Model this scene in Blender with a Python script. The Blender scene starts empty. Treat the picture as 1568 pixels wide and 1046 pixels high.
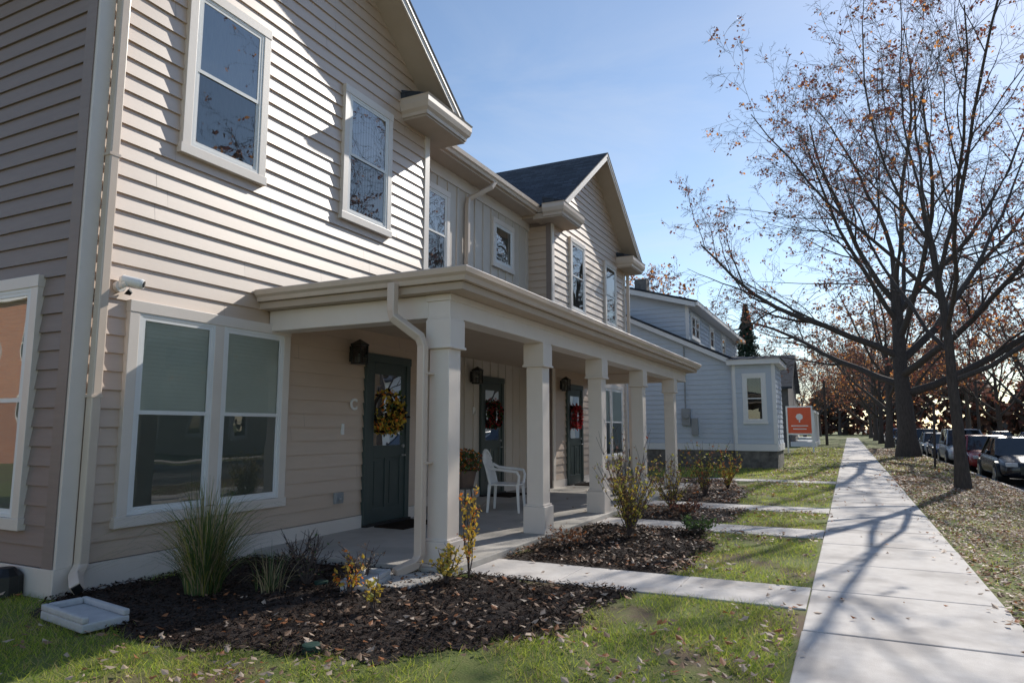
import bpy, math, random
import numpy as np
from mathutils import Vector, Matrix
random.seed(7); np.random.seed(7)
R=random.random
def ru(a,b): return a+(b-a)*random.random()
scene=bpy.context.scene
COL=scene.collection
# ------------------------------------------------------------ materials
def _nt(name):
    m=bpy.data.materials.new(name); m.use_nodes=True
    nt=m.node_tree; b=nt.nodes['Principled BSDF']
    return m,nt,b
def mat(name,c1,c2=None,rough=.6,ns=4.,bump=0.,bs=60.,metal=0.,spec=.5,detail=5,c3=None,stretch=None,c3s=.7,c3t=(.5,.62),coat=0,coatr=.42,coati=1.8):
    m,nt,b=_nt(name); N=nt.nodes; L=nt.links
    b.inputs['Roughness'].default_value=rough
    b.inputs['Metallic'].default_value=metal
    b.inputs['Specular IOR Level'].default_value=spec
    b.inputs['Base Color'].default_value=(*c1,1)
    if coat:
        b.inputs['Coat Weight'].default_value=coat; b.inputs['Coat Roughness'].default_value=coatr; b.inputs['Coat IOR'].default_value=coati
    tc=N.new('ShaderNodeTexCoord'); vec=tc.outputs['Object']
    if stretch:
        mp=N.new('ShaderNodeMapping'); mp.inputs['Scale'].default_value=stretch
        L.new(vec,mp.inputs['Vector']); vec=mp.outputs['Vector']
    if c2:
        n=N.new('ShaderNodeTexNoise'); n.inputs['Scale'].default_value=ns; n.inputs['Detail'].default_value=detail
        n.inputs['Roughness'].default_value=.65
        L.new(vec,n.inputs['Vector'])
        r=N.new('ShaderNodeValToRGB'); r.color_ramp.elements[0].position=.32; r.color_ramp.elements[1].position=.68
        r.color_ramp.elements[0].color=(*c1,1); r.color_ramp.elements[1].color=(*c2,1)
        L.new(n.outputs['Fac'],r.inputs['Fac']); out=r.outputs['Color']
        if c3:
            n2=N.new('ShaderNodeTexNoise'); n2.inputs['Scale'].default_value=c3s; n2.inputs['Detail'].default_value=4
            L.new(vec,n2.inputs['Vector'])
            r2=N.new('ShaderNodeValToRGB'); r2.color_ramp.elements[0].position=c3t[0]; r2.color_ramp.elements[1].position=c3t[1]
            L.new(n2.outputs['Fac'],r2.inputs['Fac'])
            mx=N.new('ShaderNodeMix'); mx.data_type='RGBA'
            L.new(r2.outputs['Color'],mx.inputs[0]); L.new(out,mx.inputs[6]); mx.inputs[7].default_value=(*c3,1)
            out=mx.outputs[2]
        L.new(out,b.inputs['Base Color'])
    if bump>0:
        n3=N.new('ShaderNodeTexNoise'); n3.inputs['Scale'].default_value=bs; n3.inputs['Detail'].default_value=4
        L.new(vec,n3.inputs['Vector'])
        bp=N.new('ShaderNodeBump'); bp.inputs['Strength'].default_value=bump; bp.inputs['Distance'].default_value=.02
        L.new(n3.outputs['Fac'],bp.inputs['Height']); L.new(bp.outputs['Normal'],b.inputs['Normal'])
    return m
def brickmat(name,c1,c2,mo,bw,rh,ms,yf=.25,rough=.9):
    m,nt,b=_nt(name); N=nt.nodes; L=nt.links; b.inputs['Roughness'].default_value=rough
    tc=N.new('ShaderNodeTexCoord'); sp=N.new('ShaderNodeSeparateXYZ'); L.new(tc.outputs['Object'],sp.inputs[0])
    ad=N.new('ShaderNodeMath'); ad.operation='ADD'; L.new(sp.outputs[0],ad.inputs[0]); mu=N.new('ShaderNodeMath'); mu.operation='MULTIPLY'; mu.inputs[1].default_value=yf
    L.new(sp.outputs[1],mu.inputs[0]); L.new(mu.outputs[0],ad.inputs[1])
    cb=N.new('ShaderNodeCombineXYZ'); L.new(ad.outputs[0],cb.inputs[0]); L.new(sp.outputs[2],cb.inputs[1])
    br=N.new('ShaderNodeTexBrick'); L.new(cb.outputs[0],br.inputs['Vector']); br.inputs['Scale'].default_value=1
    br.inputs['Brick Width'].default_value=bw; br.inputs['Row Height'].default_value=rh; br.inputs['Mortar Size'].default_value=ms
    br.inputs['Color1'].default_value=(*c1,1); br.inputs['Color2'].default_value=(*c2,1); br.inputs['Mortar'].default_value=(*mo,1)
    L.new(br.outputs['Color'],b.inputs['Base Color']); return m
def glassmat(name,ior=2.0,tint=(.8,.85,.85)):
    m=bpy.data.materials.new(name); m.use_nodes=True; nt=m.node_tree; N=nt.nodes; L=nt.links
    for n in list(N): N.remove(n)
    o=N.new('ShaderNodeOutputMaterial'); mx=N.new('ShaderNodeMixShader'); t=N.new('ShaderNodeBsdfTransparent'); g=N.new('ShaderNodeBsdfGlossy')
    f=N.new('ShaderNodeFresnel'); f.inputs['IOR'].default_value=ior
    g.inputs['Roughness'].default_value=.01; t.inputs['Color'].default_value=(*tint,1)
    tc=N.new('ShaderNodeTexCoord'); n=N.new('ShaderNodeTexNoise'); n.inputs['Scale'].default_value=1.6; n.inputs['Detail'].default_value=1
    b=N.new('ShaderNodeBump'); b.inputs['Strength'].default_value=.12; b.inputs['Distance'].default_value=.02
    L.new(tc.outputs['Object'],n.inputs['Vector']); L.new(n.outputs['Fac'],b.inputs['Height']); L.new(b.outputs['Normal'],g.inputs['Normal'])
    L.new(f.outputs[0],mx.inputs[0]); L.new(t.outputs[0],mx.inputs[1]); L.new(g.outputs[0],mx.inputs[2]); L.new(mx.outputs[0],o.inputs[0])
    return m
def leafmat(name,c,tr=.35):
    m,nt,b=_nt(name); N=nt.nodes; L=nt.links
    b.inputs['Base Color'].default_value=(*c,1); b.inputs['Roughness'].default_value=.6
    t=N.new('ShaderNodeBsdfTranslucent'); t.inputs['Color'].default_value=(*[min(1,x*1.3) for x in c],1)
    mx=N.new('ShaderNodeMixShader'); mx.inputs[0].default_value=tr
    o=N['Material Output']; L.new(b.outputs[0],mx.inputs[1]); L.new(t.outputs[0],mx.inputs[2]); L.new(mx.outputs[0],o.inputs[0])
    return m
M={}
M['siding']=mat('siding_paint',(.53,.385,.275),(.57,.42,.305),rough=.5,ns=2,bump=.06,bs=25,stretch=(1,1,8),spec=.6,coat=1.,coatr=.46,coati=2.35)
M['sideshade']=mat('shaded_side_siding',(.25,.195,.175),(.28,.22,.195),rough=.5,ns=2,bump=.1,bs=25,stretch=(1,1,8))  # front siding darkened: the side wall's shade is put into the colour
M['trim']=mat('trim_paint',(.75,.67,.60),(.79,.71,.64),rough=.4,ns=3,bump=.03,bs=30,spec=.6,coat=.5)
M['batten']=mat('batten_paint',(.60,.53,.46),(.63,.56,.49),rough=.4,ns=3,spec=.8)
M['vinyl']=mat('window_vinyl',(.80,.80,.79),(.84,.84,.83),rough=.35,ns=3)
M['gutter']=mat('gutter_metal',(.64,.525,.43),(.68,.565,.47),rough=.3,ns=3,spec=.8)
M['soffit']=mat('soffit_paint',(.50,.40,.31),(.54,.44,.35),rough=.6,ns=3)
M['shingle']=brickmat('roof_shingles',(.028,.033,.043),(.07,.08,.10),(.01,.01,.014),.3,.09,.006)
M['brick']=brickmat('red_brick',(.42,.14,.07),(.55,.21,.10),(.4,.36,.32),.22,.075,.008,yf=1)
M['door']=mat('door_paint',(.045,.065,.062),(.055,.076,.073),rough=.4,ns=3)
M['black']=mat('black_metal',(.012,.012,.013),(.02,.02,.02),rough=.4)
M['dark']=mat('dark_interior',(.02,.022,.025),(.03,.03,.035),rough=.8)
M['blind']=mat('blind_slats',(.80,.84,.80),(.84,.88,.84),rough=.6)
M['curtain']=mat('curtain_cloth',(.62,.65,.68),(.72,.75,.78),rough=.8,ns=6,stretch=(8,8,1))
M['glass']=glassmat('window_glass',3.6,(.95,.98,.96))
M['screen']=glassmat('screened_glass',2.6,(.62,.64,.66))
M['gglass']=glassmat('ground_floor_glass',1.75,(.97,1,.98))
M['gscreen']=glassmat('ground_floor_screened_glass',2.0,(.48,.51,.51))
M['doorglass']=glassmat('door_glass',1.6,(.85,.85,.85))
M['concrete']=mat('porch_concrete',(.42,.39,.35),(.50,.47,.43),rough=.8,ns=3,bump=.15,bs=90,c3=(.35,.33,.30))
M['walk']=mat('sidewalk_concrete',(.55,.51,.475),(.64,.60,.565),rough=.85,ns=6,bump=.2,bs=110,c3=(.43,.395,.37),c3s=1.3)
M['asphalt']=mat('asphalt',(.045,.045,.048),(.075,.075,.078),rough=.85,ns=20,bump=.3,bs=120)
M['kerb']=mat('kerb_concrete',(.35,.34,.33),(.45,.44,.42),rough=.85,ns=5,bump=.2)
M['lawn']=mat('lawn_soil',(.12,.16,.03),(.17,.18,.05),rough=.95,ns=9,bump=.6,bs=60,c3=(.15,.105,.065),c3s=1.1,c3t=(.5,.62))
M['mulch']=mat('mulch',(.018,.012,.009),(.07,.045,.033),rough=.95,ns=40,bump=1.,bs=90)
M['chip1']=mat('mulch_chip',(.045,.028,.02),(.09,.055,.04),rough=.95,spec=.1)
M['chip2']=mat('mulch_chip_dark',(.016,.011,.008),(.035,.023,.017),rough=.95,spec=.1)
M['bark']=mat('tree_bark',(.055,.045,.04),(.11,.09,.08),rough=.95,ns=8,bump=.8,bs=20,stretch=(3,3,.6))
M['twig']=mat('twig_bark',(.075,.055,.05),(.11,.085,.075),rough=.9)
M['grass1']=leafmat('grass_blade',(.23,.33,.045),.55); M['grass2']=leafmat('grass_blade_light',(.46,.50,.08),.55); M['grass3']=leafmat('grass_blade_dry',(.50,.40,.18),.45)
M['lf1']=leafmat('dead_leaf_brown',(.28,.165,.10),.2); M['lf2']=leafmat('dead_leaf_tan',(.54,.41,.31),.2); M['lf3']=leafmat('dead_leaf_rust',(.42,.16,.06),.25)
M['tl1']=leafmat('autumn_leaf_rust',(.22,.075,.055)); M['tl2']=leafmat('autumn_leaf_orange',(.60,.26,.07),.5); M['tl3']=leafmat('autumn_leaf_brown',(.17,.09,.065))
M['yel']=leafmat('yellow_leaf',(.66,.46,.07)); M['yelg']=leafmat('yellowgreen_leaf',(.38,.36,.08)); M['grn']=leafmat('green_leaf',(.06,.11,.03)); M['red']=leafmat('red_leaf',(.40,.02,.03))
M['flor']=leafmat('orange_flower',(.75,.22,.03))
M['needle']=leafmat('pine_needles',(.02,.045,.025),.1)
M['blue']=mat('blue_grey_siding',(.54,.60,.68),(.58,.64,.72),rough=.5,ns=2)
M['white']=mat('white_paint',(.80,.80,.80),(.84,.84,.84),rough=.45)
M['stone']=mat('foundation_stone',(.09,.085,.08),(.24,.22,.20),rough=.9,ns=3.5,bump=.8,bs=8,detail=2)
M['darkhouse']=mat('dark_siding',(.09,.085,.085),(.13,.12,.12),rough=.7)
M['cream']=mat('cream_siding',(.5,.47,.42),(.55,.52,.46),rough=.6)
M['plastic']=mat('white_plastic',(.86,.85,.84),(.88,.87,.86),rough=.35)
M['orange']=mat('sign_orange',(.75,.11,.04),(.8,.13,.05),rough=.5)
M['splash']=mat('splash_block',(.46,.46,.46),(.54,.54,.54),rough=.85,ns=10,bump=.2)
M['grey']=mat('meter_grey',(.3,.31,.32),(.36,.37,.38),rough=.5)
M['greenlid']=mat('valve_lid_green',(.02,.06,.045),(.03,.075,.055),rough=.6)
M['terra']=mat('pot_clay',(.08,.05,.04),(.12,.08,.06),rough=.7)
M['tyre']=mat('tyre_rubber',(.015,.015,.015),(.02,.02,.02),rough=.8)
M['alloy']=mat('alloy_wheel',(.4,.4,.42),(.5,.5,.52),rough=.3,metal=.8)
M['carglass']=mat('car_glass',(.012,.014,.016),(.015,.017,.02),rough=.05,spec=.7)
M['lamp']=mat('headlamp',(.6,.62,.65),(.7,.72,.75),rough=.1)
# ------------------------------------------------------------ mesh helper
def empty(name,loc=(0,0,0)):
    e=bpy.data.objects.new(name,None); e.location=loc; COL.objects.link(e); return e
class MB:
    def __init__(s): s.v=[]; s.f=[]; s.mi=[]
    def add(s,vs,fs,mi=0):
        k=len(s.v); s.v+=[tuple(p) for p in vs]; s.f+=[tuple(i+k for i in f) for f in fs]; s.mi+=[mi]*len(fs)
    def box(s,x0,x1,y0,y1,z0,z1,mi=0):
        s.add([(x0,y0,z0),(x1,y0,z0),(x1,y1,z0),(x0,y1,z0),(x0,y0,z1),(x1,y0,z1),(x1,y1,z1),(x0,y1,z1)],
              [(3,2,1,0),(4,5,6,7),(0,1,5,4),(1,2,6,5),(2,3,7,6),(3,0,4,7)],mi)
    def obox(s,F,u0,u1,n0,n1,z0,z1,mi=0):
        o,u,n=F
        def P(a,b,z): return (o[0]+u[0]*a+n[0]*b,o[1]+u[1]*a+n[1]*b,z)
        s.add([P(u0,n0,z0),P(u1,n0,z0),P(u1,n1,z0),P(u0,n1,z0),P(u0,n0,z1),P(u1,n0,z1),P(u1,n1,z1),P(u0,n1,z1)],
              [(3,2,1,0),(4,5,6,7),(0,1,5,4),(1,2,6,5),(2,3,7,6),(3,0,4,7)],mi)
    def prism_x(s,poly,x0,x1,mi=0):
        n=len(poly)
        s.add([(x0,a,b) for a,b in poly]+[(x1,a,b) for a,b in poly],
              [tuple(range(n))[::-1],tuple(range(n,2*n))]+[(i,(i+1)%n,(i+1)%n+n,i+n) for i in range(n)],mi)
    def prism_y(s,poly,y0,y1,mi=0):
        n=len(poly)
        s.add([(a,y0,b) for a,b in poly]+[(a,y1,b) for a,b in poly],
              [tuple(range(n)),tuple(range(n,2*n))[::-1]]+[(i,i+n,(i+1)%n+n,(i+1)%n) for i in range(n)],mi)
    def sweep(s,prof,path,mi=0):
        P=[Vector(p) for p in path]; k=len(prof); rings=[]
        for i,p in enumerate(P):
            ds=[]
            if i>0: ds.append((P[i]-P[i-1]).normalized())
            if i<len(P)-1: ds.append((P[i+1]-P[i]).normalized())
            ns=[Vector((d.y,-d.x)) for d in ds]
            if len(ns)==2:
                m=(ns[0]+ns[1]); m=m/ (m.dot(ns[0]))
            else: m=ns[0]
            rings.append([(p.x+m.x*d,p.y+m.y*d,z) for d,z in prof])
        vs=[q for r in rings for q in r]; fs=[]
        for i in range(len(P)-1):
            for j in range(k):
                a=i*k+j; b=i*k+(j+1)%k
                fs.append((a,b,b+k,a+k))
        fs.append(tuple(range(k))[::-1]); fs.append(tuple(range((len(P)-1)*k,len(P)*k)))
        s.add(vs,fs,mi)
    def tube(s,pts,rad,sides=6,mi=0,cap=True,ref=None):
        k0=len(s.v); n=len(pts)
        if not hasattr(rad,'__len__'): rad=[rad]*n
        for i in range(n):
            a=Vector(pts[max(0,i-1)]); b=Vector(pts[min(n-1,i+1)]); d=b-a
            if d.length<1e-9: d=Vector((0,0,1))
            d.normalize()
            rf=ref or (Vector((0,0,1)) if abs(d.z)<.9 else Vector((1,0,0)))
            u=d.cross(Vector(rf)).normalized(); w=d.cross(u)
            p=Vector(pts[i])
            for j in range(sides):
                t=2*math.pi*(j+.5)/sides
                q=p+(u*math.cos(t)+w*math.sin(t))*rad[i]
                s.v.append((q.x,q.y,q.z))
        for i in range(n-1):
            for j in range(sides):
                a=k0+i*sides+j; b=k0+i*sides+(j+1)%sides
                s.f.append((a,b,b+sides,a+sides)); s.mi.append(mi)
        if cap:
            s.f.append(tuple(k0+j for j in range(sides))[::-1]); s.mi.append(mi)
            s.f.append(tuple(k0+(n-1)*sides+j for j in range(sides))); s.mi.append(mi)
    def obj(s,name,mats,parent=None,bevel=0,smooth=False,sub=0,loc=None):
        me=bpy.data.meshes.new(name); me.from_pydata(s.v,[],s.f)
        if not isinstance(mats,(list,tuple)): mats=[mats]
        for m in mats: me.materials.append(M[m] if isinstance(m,str) else m)
        if len(mats)>1: me.polygons.foreach_set('material_index',s.mi)
        if smooth: me.polygons.foreach_set('use_smooth',[True]*len(me.polygons))
        me.update()
        o=bpy.data.objects.new(name,me); COL.objects.link(o)
        if parent: o.parent=parent
        if loc: o.location=loc
        if bevel:
            b=o.modifiers.new('bevel','BEVEL'); b.width=bevel; b.segments=2; b.limit_method='ANGLE'
        if sub:
            b=o.modifiers.new('sub','SUBSURF'); b.levels=sub; b.render_levels=sub
        return o
def np_leaves(C,S,flat=None,aspect=.6):
    n=len(C)
    if flat is None:
        a=np.random.normal(size=(n,3)); b=np.random.normal(size=(n,3))
    else:
        th=np.random.rand(n)*2*np.pi
        a=np.stack([np.cos(th),np.sin(th),np.random.uniform(-flat,flat,n)],1)
        b=np.stack([-np.sin(th),np.cos(th),np.random.uniform(-flat,flat,n)],1)
    a/=np.linalg.norm(a,axis=1)[:,None]; b-=a*(a*b).sum(1)[:,None]; b/=np.linalg.norm(b,axis=1)[:,None]
    nn=np.cross(a,b); S=S[:,None]
    c=np.random.uniform(.05,.35,(n,1))*S
    V=np.stack([C-a*S+nn*c,C+b*S*aspect+a*S*.15,C+a*S+nn*c,C-b*S*aspect+a*S*.15],1).reshape(-1,3)
    F=np.arange(4*n).reshape(-1,4)
    return V,F
def np_obj(name,V,F,mats,mi=None,parent=None):
    me=bpy.data.meshes.new(name); me.from_pydata(V.tolist(),[],F.tolist())
    for m in mats: me.materials.append(M[m])
    if mi is not None: me.polygons.foreach_set('material_index',np.asarray(mi,dtype=np.int32))
    me.update(); o=bpy.data.objects.new(name,me); COL.objects.link(o)
    if parent: o.parent=parent
    return o
# ------------------------------------------------------------ camera, light
H=1.6
cam=bpy.data.cameras.new('camera'); cam.lens=24; cam.sensor_width=36; cam.clip_end=5000; cam.clip_start=.05
co=bpy.data.objects.new('camera',cam); COL.objects.link(co); co.location=(0,0,H)
co.rotation_euler=(math.radians(97.2),0,math.radians(26.1)); scene.camera=co
sd=Vector((.37,1.41,1.0)).normalized()
el=math.asin(sd.z); az=math.atan2(sd.x,sd.y)
sl=bpy.data.lights.new('sun','SUN'); sl.energy=5; sl.angle=math.radians(.5); sl.color=(1,.945,.855)
so=bpy.data.objects.new('sun',sl); COL.objects.link(so); so.rotation_euler=sd.to_track_quat('Z','Y').to_euler(); so.location=(10,20,30)
w=bpy.data.worlds.new('World'); scene.world=w; w.use_nodes=True
nt=w.node_tree; N=nt.nodes; L=nt.links; bg=N['Background']; sky=N.new('ShaderNodeTexSky'); sky.sky_type='NISHITA'; sky.sun_disc=False
sky.sun_elevation=el; sky.sun_rotation=az; sky.air_density=1.0; sky.dust_density=.15; sky.ozone_density=1.0
tc=N.new('ShaderNodeTexCoord'); mp=N.new('ShaderNodeMapping'); mp.inputs['Scale'].default_value=(1.3,1.3,5); mp.inputs['Rotation'].default_value=(.1,.15,.4)
L.new(tc.outputs['Generated'],mp.inputs['Vector']); nz=N.new('ShaderNodeTexNoise'); nz.inputs['Scale'].default_value=1.8; nz.inputs['Detail'].default_value=7; nz.inputs['Roughness'].default_value=.6; nz.inputs['Distortion'].default_value=.6
L.new(mp.outputs[0],nz.inputs['Vector']); rp=N.new('ShaderNodeValToRGB'); rp.color_ramp.elements[0].position=.48; rp.color_ramp.elements[1].position=.8; L.new(nz.outputs['Fac'],rp.inputs['Fac'])
sx=N.new('ShaderNodeSeparateXYZ'); L.new(tc.outputs['Generated'],sx.inputs[0]); mr=N.new('ShaderNodeMapRange'); mr.inputs['From Min'].default_value=.0; mr.inputs['From Max'].default_value=.6; mr.inputs['To Min'].default_value=.75; mr.inputs['To Max'].default_value=.05
L.new(sx.outputs[2],mr.inputs['Value']); mm=N.new('ShaderNodeMath'); mm.operation='MULTIPLY'; L.new(rp.outputs['Color'],mm.inputs[0]); L.new(mr.outputs[0],mm.inputs[1])
mx=N.new('ShaderNodeMix'); mx.data_type='RGBA'; L.new(mm.outputs[0],mx.inputs[0]); L.new(sky.outputs[0],mx.inputs[6]); mx.inputs[7].default_value=(5.6,5.8,6.1,1)
L.new(mx.outputs[2],bg.inputs[0]); bg.inputs[1].default_value=.15
scene.view_settings.view_transform='Standard'; scene.view_settings.look='None'; scene.view_settings.exposure=0

# ------------------------------------------------------------ siding/window helpers
def siding(mb,F,L,z0,z1,e=.19,clip=None,lip=.028,joints=True):
    o,u,n=F
    def P(a,b,z): return (o[0]+u[0]*a+n[0]*b,o[1]+u[1]*a+n[1]*b,z)
    z=z0; k=0
    while z<z1-.01:
        zt=min(z+e,z1)
        a0,b0=(0,L) if clip is None else clip(z)
        a1,b1=(0,L) if clip is None else clip(zt)
        if b0-a0<.05: break
        cuts=[]
        if joints:
            x=a0+ru(.6,3.6)
            while x<b0-.4: cuts.append(x); x+=3.66
        edges=[a0]+cuts+[b0]
        for i in range(len(edges)-1):
            lo=edges[i]+(.0015 if i else 0); hi=edges[i+1]-(.0015 if i<len(edges)-2 else 0)
            lo1=max(lo,a1) if i else a1; hi1=min(hi,b1) if i<len(edges)-2 else b1
            if hi1<lo1: hi1=lo1
            l=lip+ru(-.002,.002); sg=ru(-.003,.003)
            mb.add([P(lo,l,z+sg),P(hi,l,z+sg*.5),P(hi1,.004,zt),P(lo1,.004,zt),P(lo,-.002,z),P(hi,-.002,z)],[(0,1,2,3),(4,5,1,0)])
        z=zt; k+=1
def window(G,F,u0,u1,z0,z1,units=1,tw=.115,low='curtain',up='curtain',mid=.5,trim='trim',proud=.075,dh=True,lowglass='screen',upglass='glass'):
    t=MB()
    t.obox(F,u0,u0+tw,0,proud,z0+tw,z1-tw); t.obox(F,u1-tw,u1,0,proud,z0+tw,z1-tw)
    t.obox(F,u0-.004,u1+.004,0,proud+.006,z1-tw,z1+.01)
    t.obox(F,u0-.02,u1+.02,0,proud+.008,z0,z0+tw)
    W=(u1-u0-2*tw); mw=.13; uw=(W-mw*(units-1))/units
    for i in range(units-1):
        a=u0+tw+uw*(i+1)+mw*i; t.obox(F,a,a+mw,0,proud-.003,z0+tw+.012,z1-tw)
    t.obj('window_trim',trim,G,bevel=.004)
    fr=MB(); gl=MB(); gs=MB(); bu=MB(); bl=MB(); dk=MB()
    for i in range(units):
        a=u0+tw+(uw+mw)*i; b=a+uw; c=z0+tw+.004; d=z1-tw; m=c+(d-c)*mid
        fw=.035
        fr.obox(F,a,a+fw,.02,.068,c,d); fr.obox(F,b-fw,b,.02,.068,c,d); fr.obox(F,a+fw,b-fw,.02,.068,d-fw,d); fr.obox(F,a+fw,b-fw,.02,.068,c,c+fw)
        a2,b2=a+fw,b-fw; sw=.04
        def sash(za,zb,n0,n1):
            fr.obox(F,a2,a2+sw,n0,n1,za,zb); fr.obox(F,b2-sw,b2,n0,n1,za,zb)
            fr.obox(F,a2+sw,b2-sw,n0,n1,zb-sw,zb); fr.obox(F,a2+sw,b2-sw,n0,n1,za,za+sw*1.1)
        o,u,n=F
        def pane(mb,za,zb,nn):
            def P(q,z): return (o[0]+u[0]*q+n[0]*nn,o[1]+u[1]*q+n[1]*nn,z)
            mb.add([P(a2+sw*.5,za),P(b2-sw*.5,za),P(b2-sw*.5,zb),P(a2+sw*.5,zb)],[(0,1,2,3)])
        if dh:
            sash(m-.02,d-fw,.045,.063); sash(c+fw,m+.02,.034,.0535)
            pane(gl,m,d-fw-.02,.056); pane(gs,c+fw+.02,m,.046)
        else:
            sash(c+fw,d-fw,.04,.06); pane(gl,c+fw+.02,d-fw-.02,.05)
        def fill(kind,za,zb):
            if kind=='blind':
                z=za
                while z<zb:
                    z2=min(z+.045,zb)
                    def P(q,nn,z): return (o[0]+u[0]*q+n[0]*nn,o[1]+u[1]*q+n[1]*nn,z)
                    bl.add([P(a2,.041,z),P(b2,.041,z),P(b2,.031,z2),P(a2,.031,z2),P(a2,.031,z),P(b2,.031,z)],[(0,1,2,3),(4,5,1,0)]); z=z2
            elif kind=='curtain':
                k=14; pts=[]
                for j in range(k*2+1):
                    q=a2+(b2-a2)*j/(k*2); nn=.031+(.005 if j%2 else 0)
                    pts.append((o[0]+u[0]*q+n[0]*nn,o[1]+u[1]*q+n[1]*nn))
                vs=[(x,y,za) for x,y in pts]+[(x,y,zb) for x,y in pts]; nn_=len(pts)
                bu.add(vs,[(j,j+1,j+1+nn_,j+nn_) for j in range(nn_-1)])
            else: dk.obox(F,a2,b2,.018,.03,za,zb)
        if dh: fill(low,c,m); fill(up,m,d)
        else: fill(low,c,d)
    fr.obj('window_frame','vinyl',G)
    gl.obj('window_pane',upglass,G)
    if gs.v: gs.obj('lower_pane',lowglass,G)
    if bl.v: bl.obj('blinds','blind',G)
    if bu.v: bu.obj('curtain','curtain',G)
    if dk.v: dk.obj('dark_backing','dark',G)
# ------------------------------------------------------------ main house
X0=-6.83; XR=-7.5
house=empty('beige_townhouse')
GA=(4.10,10.34); GB=(16.3,22.9)
wall=MB(); sd1=MB(); sdl=MB(); tr=MB(); rf=MB(); sf=MB(); gu=MB(); bt=MB(); cb=MB()
XB=-15.
for (a,b) in (GA,GB):
    m=(a+b)/2; hw=(b-a)/2; ov=.5; s=.72; ze=7.35; zp=ze+s*(hw+ov)
    wall.prism_x([(a+.01,-.1),(b-.01,-.1),(b-.01,zp-s*hw-.25),(m,zp-.25),(a+.01,zp-s*hw-.25)],XB,X0-.004)
    F=((X0,a),(0,1),(1,0)); LL=b-a
    def clip(z,zp=zp,hw=hw,s=s):
        zz=zp-.2-z
        k=min(hw,max(0,zz/s)); return (hw-k,hw+k)
    siding(sd1,F,LL,.28,zp-.22,clip=clip)
    for (c0,c1) in ((a-.022,a+.14),(b-.13,b+.022)):
        tr.box(X0,X0+.038,c0,c1,.27,7.0)
    cb.box(X0-.13,X0-.002,a-.034,a-.0225,.27,7.0) if a>10 else cb.box(X0-.16,X0+.0,a-.034,a-.0,.27,7.0)
    tr.box(X0,X0+.036,a-.036,b+.03,-.02,.27)
    t=.20; xf=X0+.53
    for sgn in (-1,1):
        ye=m+sgn*(hw+ov)
        poly=[(ye,ze-t),(m,zp-t),(m,zp-.02),(ye,ze-.02)]
        if sgn>0: poly=poly[::-1]
        sf.prism_x(poly,XB,xf-.03)
        pr=[(ye+sgn*.03,ze-.02-.0216),(m,zp-.02),(m,zp+.015),(ye+sgn*.03,ze+.015-.0216)]
        rf.prism_x(pr if sgn<0 else pr[::-1],XB,xf+.03)
        fb=[(ye,ze-t-.03),(m,zp-t-.03),(m,zp-.022),(ye,ze-.022)]
        tr.prism_x(fb if sgn<0 else fb[::-1],xf-.03,xf)
        fb=[(ye,ze-.11),(m,zp-.11),(m,zp-.024),(ye,ze-.024)]
        tr.prism_x(fb if sgn<0 else fb[::-1],xf,xf+.02)
        y_in=m+sgn*(hw-.83); lo,hi=sorted((y_in,ye))
        sf.box(X0-.3,xf-.02,lo,hi,7.0,7.17)
        gu.sweep([(0,7.06),(.02,7.04),(.03,7.1),(.075,7.15),(.10,7.24),(.10,7.33),(.115,7.36),(0,7.36)],
                 [(X0,lo),(xf-.02,lo),(xf-.02,hi),(XB+4,hi)] )
        rf.add([(X0,lo-.08,7.37),(xf+.07,lo-.08,7.37),(xf+.07,hi+.08,7.37),(X0,hi+.08,7.55),(X0,lo-.08,7.55)],[(0,1,2,3,4)])
        yi_=m+sgn*hw; sf.box(XB,X0-.31,min(yi_,ye),max(yi_,ye),7.05,7.12)
wall.box(XB,XR-.004,GA[1]-.05,GB[0]+.05,-.1,7.1)
F=((XR,GA[1]),(0,1),(1,0)); LL=GB[0]-GA[1]
bt.obox(F,0,LL,-.003,.01,.2,7.1)
k=.2
while k<LL:
    bt.obox(F,k-.03,k+.03,.01,.035,.28,6.85); k+=.40
tr.obox(F,0,LL,.01,.045,6.86,7.12); tr.obox(F,0,LL,.01,.03,-.02,.27)
sf.box(XR,XR+.45,GA[1],GB[0],7.12,7.2)
gu.sweep([(0,7.18),(.06,7.18),(.075,7.24),(.11,7.27),(.12,7.36),(.105,7.37),(0,7.36)],[(XR+.45,GA[1]+.02),(XR+.45,GB[0]-.02)])
rf.prism_y([(XR+.5,7.36),(XR+.5,7.39),(-11.3,9.2),(-15,7.4),(-15,7.3),(-11.3,9.1)],GA[1]-1,GB[0]+1)
F2=((XR,GB[0]),(1,0),(0,-1)); siding(sd1,F2,X0-XR-.13,3.2,6.95)
siding(sd1,F2,X0-XR-.13,.28,3.0)
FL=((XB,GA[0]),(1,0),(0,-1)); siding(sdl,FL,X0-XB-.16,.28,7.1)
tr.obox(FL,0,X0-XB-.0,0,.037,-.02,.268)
wall.obj('wall_core','sideshade',house)
sd1.obj('front_siding','siding',house); sdl.obj('side_siding','sideshade',house); cb.obj('side_corner_boards','sideshade',house)
tr.obj('trim_boards','trim',house,bevel=.004); rf.obj('roof_shingles','shingle',house); sf.obj('soffits','soffit',house)
gu.obj('gutters','gutter',house); bt.obj('board_and_batten','batten',house)
FF=((X0,0),(0,1),(1,0)); FR=((XR,0),(0,1),(1,0))
GG=dict(up='blind',low='blind',upglass='gglass',lowglass='gscreen')
window(house,FF,4.62,6.95,.58,2.94,units=2,**GG)
window(house,FF,5.11,6.37,4.77,6.93)
window(house,FF,7.91,9.15,4.77,6.93)
window(house,FR,10.85,12.15,4.6,6.6)
window(house,FR,14.15,15.3,5.45,6.65,dh=False)
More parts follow.
